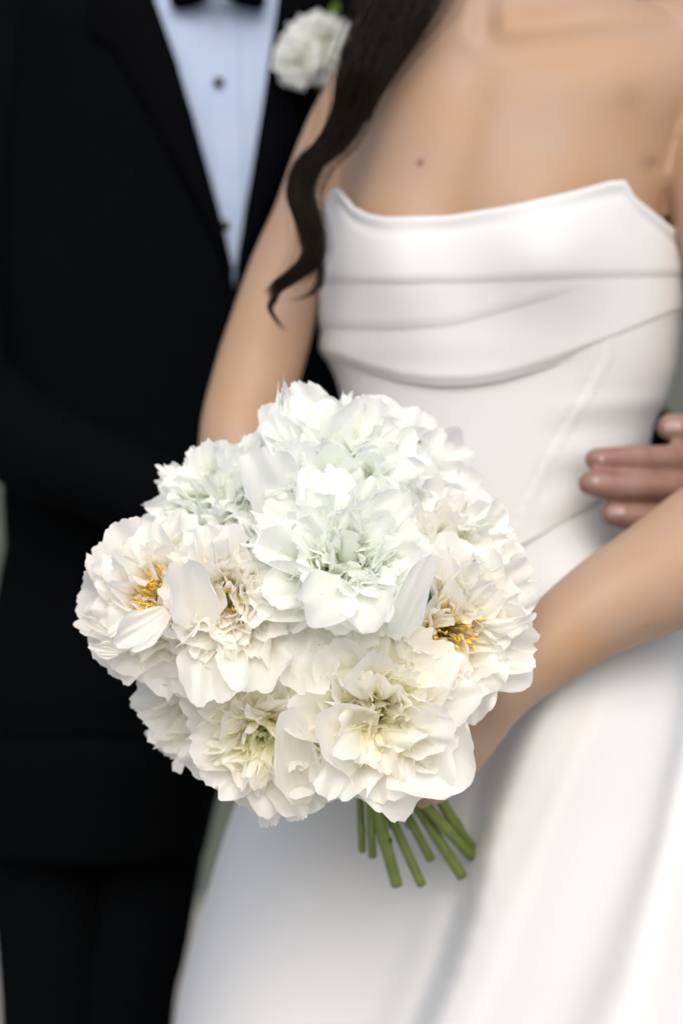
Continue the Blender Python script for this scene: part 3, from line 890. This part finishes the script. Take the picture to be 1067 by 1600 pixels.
def peony(cfg, k):
    """one bloom: receptacle > petals (each), inner petals, stamens or pistils, stem"""
    r = np.random.default_rng(cfg['seed'])
    face = P(*cfg['at'])
    A = np.array(cfg['axis'], float); A /= np.linalg.norm(A)
    S = cfg.get('size', 1.0)
    Rm = frame_mat(A, cfg.get('roll', 0))
    C0 = face - A * .034 * S
    def T(V): return (V * S) @ Rm.T + C0
    mat = PET[cfg['mat']]; matin = PET[cfg.get('matin', cfg['mat'])]
    V, Fs = ellipsoid((0, 0, -.006), (.008, .008, .007), ns=14, nr=8)
    rec = mesh('peony', T(np.array(V)), Fs, M['stem'], bq)
    if cfg.get('label'): rec['label'] = cfg['label']
    WORLD[rec.name] = Vector((0, 0, 0))
    op = cfg.get('open', 0.0)            # >0 opens the cup
    lay = cfg.get('layers')
    nobj = 0
    for (n, L, W, a0, a1, cup, ruf, notch) in lay:
        off = r.uniform(0, 6.28)
        for i in range(n):
            az = off + 2 * math.pi * i / n + r.normal(0, .16)
            V, Fs, U = petal(r, L * r.uniform(.86, 1.10), W * r.uniform(.8, 1.15), R(a0 + r.normal(0, 5)), R(a1 + op + r.normal(0, 11)), az,
                             base_r=.005, cup=cup * r.uniform(.6, 1.25), ruffle=ruf * r.uniform(.6, 1.5), notch=notch * r.uniform(.4, 1.5), nn=int(r.integers(1, 5)),
                             nu=31, nv=18, twist=r.normal(0, .22), point=r.uniform(.22, .42), curl=r.normal(.05, .22))
            mesh('petal', T(V), Fs, mat, rec, uv=U)
            nobj += 1
    mb = MB()
    for (n, L, W, lo, hi, bend, cup, ruf, notch) in cfg['inner']:
        for i in range(n):
            az = r.uniform(0, 6.28)
            th = lo + (hi - lo) * math.sqrt(r.uniform())
            gap = cfg.get('gap')                    # direction in which the heart stays open
            if gap and abs((az - gap[0] + math.pi) % (2 * math.pi) - math.pi) < .6 and th < gap[1]: continue
            V, Fs, U = petal(r, L * r.uniform(.66, 1.12), W * r.uniform(.5, 1.35), R(th * .75 + r.normal(0, 7)), R(th + bend + r.normal(0, 24)), az,
                             base_r=.004 + .006 * r.uniform(), cup=cup * r.normal(.95, .6), ruffle=ruf * r.uniform(.6, 1.7), notch=notch * r.uniform(.5, 1.3), nn=int(r.integers(1, 4)),
                             nu=19, nv=13, twist=r.normal(0, .45), point=r.uniform(.2, .5), curl=r.normal(.22, .3), wbase=.22)
            tq = np.array(Matrix.Rotation(r.normal(0, .16), 3, 'X') @ Matrix.Rotation(r.normal(0, .16), 3, 'Y'))
            mb.add((T(V @ tq.T), Fs), uv=U.tolist())
    if mb.V: mb.build('inner_petals', matin, rec, kind='stuff')
    kind = cfg.get('heart')
    if kind == 'stamen':
        mf = MB(); ma = MB()
        for i in range(cfg.get('nst', 70)):
            az = r.uniform(0, 6.28); th = R(r.uniform(2, 30)); L = r.uniform(.015, .023) * cfg.get('stl', 1)
            d = np.array([math.sin(th) * math.cos(az), math.sin(th) * math.sin(az), math.cos(th)])
            p0 = np.array([math.cos(az), math.sin(az), 0]) * r.uniform(.001, .006)
            p1 = p0 + d * L
            V, Fs = tube(T(np.array([p0, (p0 + p1) / 2 + r.normal(0, .0006, 3), p1])), .00035 * S, ns=4, cap=False); mf.add((V, Fs))
            V, Fs = tube(T(np.array([p1 - d * .0005, p1 + d * .0016 + r.normal(0, .0006, 3), p1 + d * .0042 + r.normal(0, .0008, 3)])), [.0006 * S, .00075 * S, .0005 * S], ns=6); ma.add((V, Fs))
        mf.build('filaments', M['filament'], rec, kind='stuff'); ma.build('anthers', M['stamen'], rec, kind='stuff')
    if kind == 'pistil' or cfg.get('pist'):
        for i in range(4):
            az = i * 1.57 + r.uniform(-.3, .3)
            b = np.array([math.cos(az), math.sin(az), 0]) * .0035
            p = [b, b * 1.5 + np.array([0, 0, .008]), b * 1.35 + np.array([0, 0, .015]), b * 2.1 + np.array([0, 0, .020]), b * 3.0 + np.array([0, 0, .0205])]
            ps = cfg.get('ps', 1.0); V, Fs = tube(T(smooth_path(np.array(p) * ps, 12)), np.interp(np.linspace(0, 1, 12), [0, .3, .65, .85, 1], [.0030, .0036, .0018, .0012, .0009]) * S * ps, ns=8)
            mesh('pistil', V, Fs, M['pistil'], rec)  # four carpels
    # stem: from the bloom down through the hands to its cut end
    if cfg.get('end'):
        ex, ey, eY, rad = cfg['end']
        E = P(ex, ey, eY)
        mx, my = cfg['mid']
        mY = 1.612 + .004 * ((k * 7) % 5 - 2)
        slope = (ex - mx) / (ey - my)
        mp = P(mx, my, mY)
        up = P(mx - slope * (my - 1150) * .8, 1150, mY - .012)      # where it enters the grip
        top = C0 - A * .006
        ins = top * .5 + up * .5 - A * .022
        pts = np.vstack([smooth_path([top, top - A * .018, ins, up], 20)[:-1], smooth_path([up, mp, E], 18)])
        n_ = len(pts)
        rd = rad * 1.12 / F * eY * np.linspace(.9, 1.05, n_)
        kn = cfg.get('node', .72)                                     # leaf scar swelling
        kp = int(19 + 18 * kn)
        rd[kp] *= 1.16
        V, Fs = tube(pts, rd, ns=14, cap=False); Fs = Fs[:-2] + [Fs[-1]]
        nd_c = pts[kp] + np.array([rd[kp] * .8, -rd[kp] * .5, 0])
        Vn, Fn = ellipsoid(nd_c, (.0018, .0016, .0022), ns=8, nr=6)
        st = mesh('stem', V, Fs, M['stem'], rec)
        st.data.materials.append(M['cut'])
        st.data.polygons[len(st.data.polygons) - 1].material_index = 1
        st.data.polygons[len(st.data.polygons) - 1].use_smooth = False
        if cfg.get('node'): mesh('stem_node', Vn, Fn, M['node'], rec)
    return rec
ENDS = []
# layers: n, L, W, start angle, end angle, cup, ruffle, notch
G_OUT = (8, .060, .028, 62, 92, .75, .0028, .13)
G_MID = (9, .056, .023, 42, 66, .95, .0030, .16)
G_IN = (9, .051, .018, 24, 44, 1.1, .0030, .20)
# inner petals: n, L, W, from angle, to angle, bend, cup, ruffle, notch
IN_BOMB = [(44, .051, .0145, 20, 66, 12, 1.1, .0030, .24), (50, .046, .0125, 10, 50, 8, 1.1, .0028, .28), (30, .037, .0088, 2, 34, 0, 1.0, .0022, .32)]
IN_OPEN = [(42, .046, .0120, 34, 68, 10, 1.0, .0026, .26), (36, .036, .0090, 22, 54, -4, .9, .0020, .30), (30, .025, .0055, 8, 34, -14, .9, .0014, .32)]
IN_CUP = [(40, .048, .0130, 34, 64, 0, 1.1, .0028, .24), (22, .038, .0085, 16, 44, -8, .9, .0020, .30)]
def lay(n1=8, n2=9, n3=9, s=1.0, o=0):
    f = lambda g, n: (n, g[1] * s, g[2] * s, g[3], g[4] + o, g[5], g[6], g[7])
    return [f(G_OUT, n1), f(G_MID, n2), f(G_IN, n3)]
PE = [
    dict(seed=11, at=(535, 872, 1.468), axis=(.02, -1, .30), mat='green', matin='green', heart='pistil', ps=.7, layers=lay(7, 9, 9), inner=IN_BOMB, size=1.05, gap=(4.4, 24), end=(620, 1383, 1.625, 8), mid=(585, 1255), node=.70,
         label='greenish white peony in the middle of the bouquet with a green heart'),
    dict(seed=12, at=(525, 712, 1.535), axis=(-.05, -1, .70), mat='cool', matin='green', layers=lay(8, 9, 8), inner=IN_BOMB, size=1.24, end=(659, 1383, 1.625, 6.5), mid=(602, 1255), node=.5,
         label='largest white peony at the top of the bouquet'),
    dict(seed=13, at=(238, 932, 1.492), axis=(-.30, -1, .12), mat='warm', heart='stamen', layers=lay(8, 8, 8), inner=IN_CUP, gap=(3.6, 40), size=1.0, stl=1.38, nst=100, end=(722, 1370, 1.635, 7.5), mid=(650, 1256), node=.55,
         label='ivory peony at the left edge showing a clump of yellow stamens'),
    dict(seed=14, at=(350, 935, 1.474), axis=(-.08, -1, .02), mat='warm', heart='stamen', layers=lay(4, 7, 8, .92), inner=IN_BOMB[:2] , size=.92, nst=40, stl=1.1, end=(737, 1338, 1.64, 7.5), mid=(660, 1252),
         label='tightly ruffled ivory peony between the yellow hearted one and the middle one'),
    dict(seed=15, at=(715, 985, 1.490), axis=(.28, -1, .02), mat='warm', matin='warm', heart='stamen', layers=lay(8, 9, 8), inner=IN_CUP, gap=(2.6, 22), size=1.05, nst=55, stl=1.28, end=(736, 1326, 1.645, 7.5), mid=(688, 1250),
         label='ivory peony at the right edge with orange yellow stamens'),
    dict(seed=16, at=(583, 1130, 1.466), axis=(.02, -1, -.12), mat='warm', matin='cream', heart='pistil', ps=.62, layers=lay(8, 7, 5), inner=IN_OPEN, size=1.06, end=(582, 1338, 1.625, 5.5), mid=(578, 1262),
         label='open cream peony at the bottom with a pale green heart'),
    dict(seed=17, at=(405, 1165, 1.490), axis=(-.12, -1, -.28), mat='warm', matin='cream', heart='pistil', ps=.6, layers=lay(7, 7, 5), inner=IN_OPEN, size=1.0, end=(566, 1330, 1.625, 5), mid=(563, 1262),
         label='cream peony at the lower left with a yellow green heart'),
    dict(seed=18, at=(322, 768, 1.545), axis=(-.55, -1, .65), mat='cool', matin='green', layers=[(13, .056, .0105, 50, 84, .7, .0024, .14), (9, .052, .019, 36, 60, .9, .0022, .2)], inner=IN_BOMB[:2], size=.98, end=(673, 1343, 1.635, 6), mid=(628, 1255), node=.45,
         label='white peony at the upper left edge with finger like ragged petals'),
    dict(seed=19, at=(712, 855, 1.530), axis=(.45, -1, .45), mat='cool', matin='warm', layers=lay(7, 7, 7), inner=IN_BOMB[:2], size=1.0, end=(612, 1290, 1.65, 6), mid=(600, 1240),
         label='white peony at the upper right partly behind its neighbours'),
    dict(seed=20, at=(312, 1110, 1.525), axis=(-.55, -1, -.40), mat='warm', layers=lay(8, 7, 6), inner=IN_BOMB[:1], size=1.0, end=(597, 1300, 1.65, 6), mid=(590, 1240),
         label='ivory peony low on the left, behind the cream one'),
    dict(seed=21, at=(650, 722, 1.585), axis=(.40, -1, .75), mat='cool', layers=lay(7, 7, 5), inner=IN_BOMB[:1], size=.84, end=(640, 1290, 1.655, 6), mid=(615, 1240),
         label='pale peony furthest back at the upper right'),
]
RECS = {}
for k, c in enumerate(PE):
    RECS[c['seed']] = peony(c, k)
# single large petals that lie across the blooms
def lone(seed, a, b, W, cup=.9, bend=-25, th0=20, notch=.06, ruffle=.0024, twist=0.0, face=(0, -1, .15), wbase=.3, mat=None, nn=2, point=.5):
    r = np.random.default_rng(seed * 7 + int(a[0] + a[1]))
    A_, B_ = P(*a), P(*b); D = B_ - A_; ln = np.linalg.norm(D); D /= ln
    n = np.asarray(face, float); n -= D * n.dot(D); n /= np.linalg.norm(n)
    X = -n; Y_ = np.cross(D, X)
    V, Fs, U = petal(r, ln * 1.06, W, R(th0), R(bend), 0, base_r=0, cup=cup, ruffle=ruffle, notch=notch, nn=nn, nu=31, nv=20, twist=twist, point=point, wbase=wbase)
    U = U * np.array([1, .55]) + np.array([0, .45])
    cfg = [c for c in PE if c['seed'] == seed][0]
    mesh('petal', V @ np.stack([X, Y_, D], 0) + A_, Fs, PET[mat or cfg['mat']], RECS[seed], uv=U)
lone(11, (622, 990, 1.460), (668, 878, 1.432), .0110, cup=.8, wbase=.6, notch=.03, th0=0, bend=8, ruffle=.0012)
lone(11, (540, 910, 1.460), (462, 985, 1.424), .022, cup=1.2, bend=-50, notch=.14)
lone(11, (565, 920, 1.460), (590, 1010, 1.428), .020, cup=1.2, bend=-50, notch=.16)
lone(12, (450, 815, 1.545), (400, 702, 1.515), .025, point=.28, cup=1.3, th0=-18, bend=22, ruffle=.0034, notch=.12)
lone(13, (318, 985, 1.480), (286, 880, 1.455), .020, cup=1.5, ruffle=.003, th0=-5, bend=12, notch=.14, point=.25)
lone(13, (262, 955, 1.470), (192, 1000, 1.448), .013, cup=1.0, notch=.1, bend=-5, point=.25)
lone(16, (625, 1135, 1.492), (722, 1228, 1.474), .034, cup=.9, point=.35)
lone(16, (580, 1170, 1.490), (497, 1125, 1.452), .026, cup=1.2)
lone(17, (470, 1255, 1.495), (452, 1105, 1.452), .018, cup=1.4, ruffle=.002)
lone(20, (330, 985, 1.490), (338, 1106, 1.458), .027, cup=1.2, point=.22, notch=.2, ruffle=.0022)
lone(20, (398, 985, 1.492), (398, 1085, 1.460), .027, cup=1.2, point=.22, notch=.2, ruffle=.0022)
lone(17, (465, 1000, 1.490), (498, 1086, 1.460), .022, cup=1.2, point=.22, notch=.2, ruffle=.0022)
lone(13, (172, 990, 1.495), (124, 962, 1.485), .0042, cup=1.2, wbase=.5, notch=.1)
lone(13, (185, 1020, 1.495), (140, 1010, 1.488), .006, cup=1.0, notch=.25)
lone(15, (790, 985, 1.495), (836, 962, 1.485), .006, cup=1.0, notch=.05, point=.8)
lone(12, (446, 650, 1.55), (440, 586, 1.545), .0055, cup=1.6, notch=.6, nn=2, wbase=.5, th0=5, bend=-10)
# leaves tucked between the blooms
for (px, py, Y, ax, L, az) in ((648, 985, 1.500, (.1, -1, .3), .045, 1.6), (470, 1050, 1.535, (0, -1, 0), .04, 3.0), (395, 780, 1.575, (0, -1, 0), .04, 1.0)):
    r = np.random.default_rng(int(px)); V, Fs, U = petal(r, L, .011, R(40), R(70), az, cup=.5, notch=.02, point=.9, ruffle=.0008)
    Rm = frame_mat(ax); V = V @ Rm.T + P(px, py, Y)
    mesh('leaf', V, Fs, M['leaf'], bq, uv=U)

# ------------------------------------------------------------------ boutonniere
bt = empty('boutonniere', P(482, 75, 1.95).tolist(), label='small white rose boutonniere with green leaves pinned to the black lapel', cat='boutonniere')
WORLD[bt.name] = Vector(P(482, 75, 1.95))
for (px, py, Y, ax, sz, sd_) in ((462, 98, 1.935, (-.35, -1, -.25), .60, 31), (512, 66, 1.940, (.25, -1, .3), .84, 32), (484, 58, 1.950, (-.2, -1, .5), .72, 33)):
    r = np.random.default_rng(sd_); Rm = frame_mat(ax); c = P(px, py, Y)
    V, Fs = ellipsoid((0, 0, -.004), (.010, .010, .008), ns=12, nr=6)
    fl = mesh('rose_bloom', (np.array(V) * sz) @ Rm.T + c - Rm[:, 2] * .018 * sz, Fs, M['button_leaf'], bt); WORLD[fl.name] = Vector((0, 0, 0))
    for (n, L, W, a0, a1) in ((8, .038, .016, 62, 100), (9, .035, .014, 44, 78), (8, .031, .012, 30, 55), (7, .028, .009, 14, 34)):
        for i in range(n):
            V, Fs, U = petal(r, L, W, R(a0), R(a1 + r.normal(0, 8)), i * 6.283 / n + r.normal(0, .2), cup=1.0, notch=.12, ruffle=.0022, nu=13, nv=11, curl=.3, twist=r.normal(0, .3))
            mesh('petal', (V * sz) @ Rm.T + c - Rm[:, 2] * .018 * sz, Fs, PET['cool'], fl, uv=U)
for (px, py, dx, dy, L) in ((512, 52, 14, -48, 1), (530, 60, 24, -14, .7), (478, 108, 16, 26, .8), (470, 110, -4, 22, .7)):
    a = P(px, py, 1.962); b = P(px + dx, py + dy, 1.955); d = b - a; ln = np.linalg.norm(d) * 1.15
    r = np.random.default_rng(px)
    V, Fs, U = petal(r, ln, .0065, R(5), R(25), 0, base_r=0, cup=.6, notch=.02, point=.9, ruffle=.0006, nu=9, nv=9)
    Rm = frame_mat(d); mesh('leaf', V @ Rm.T + a, Fs, M['button_leaf'], bt, uv=U)
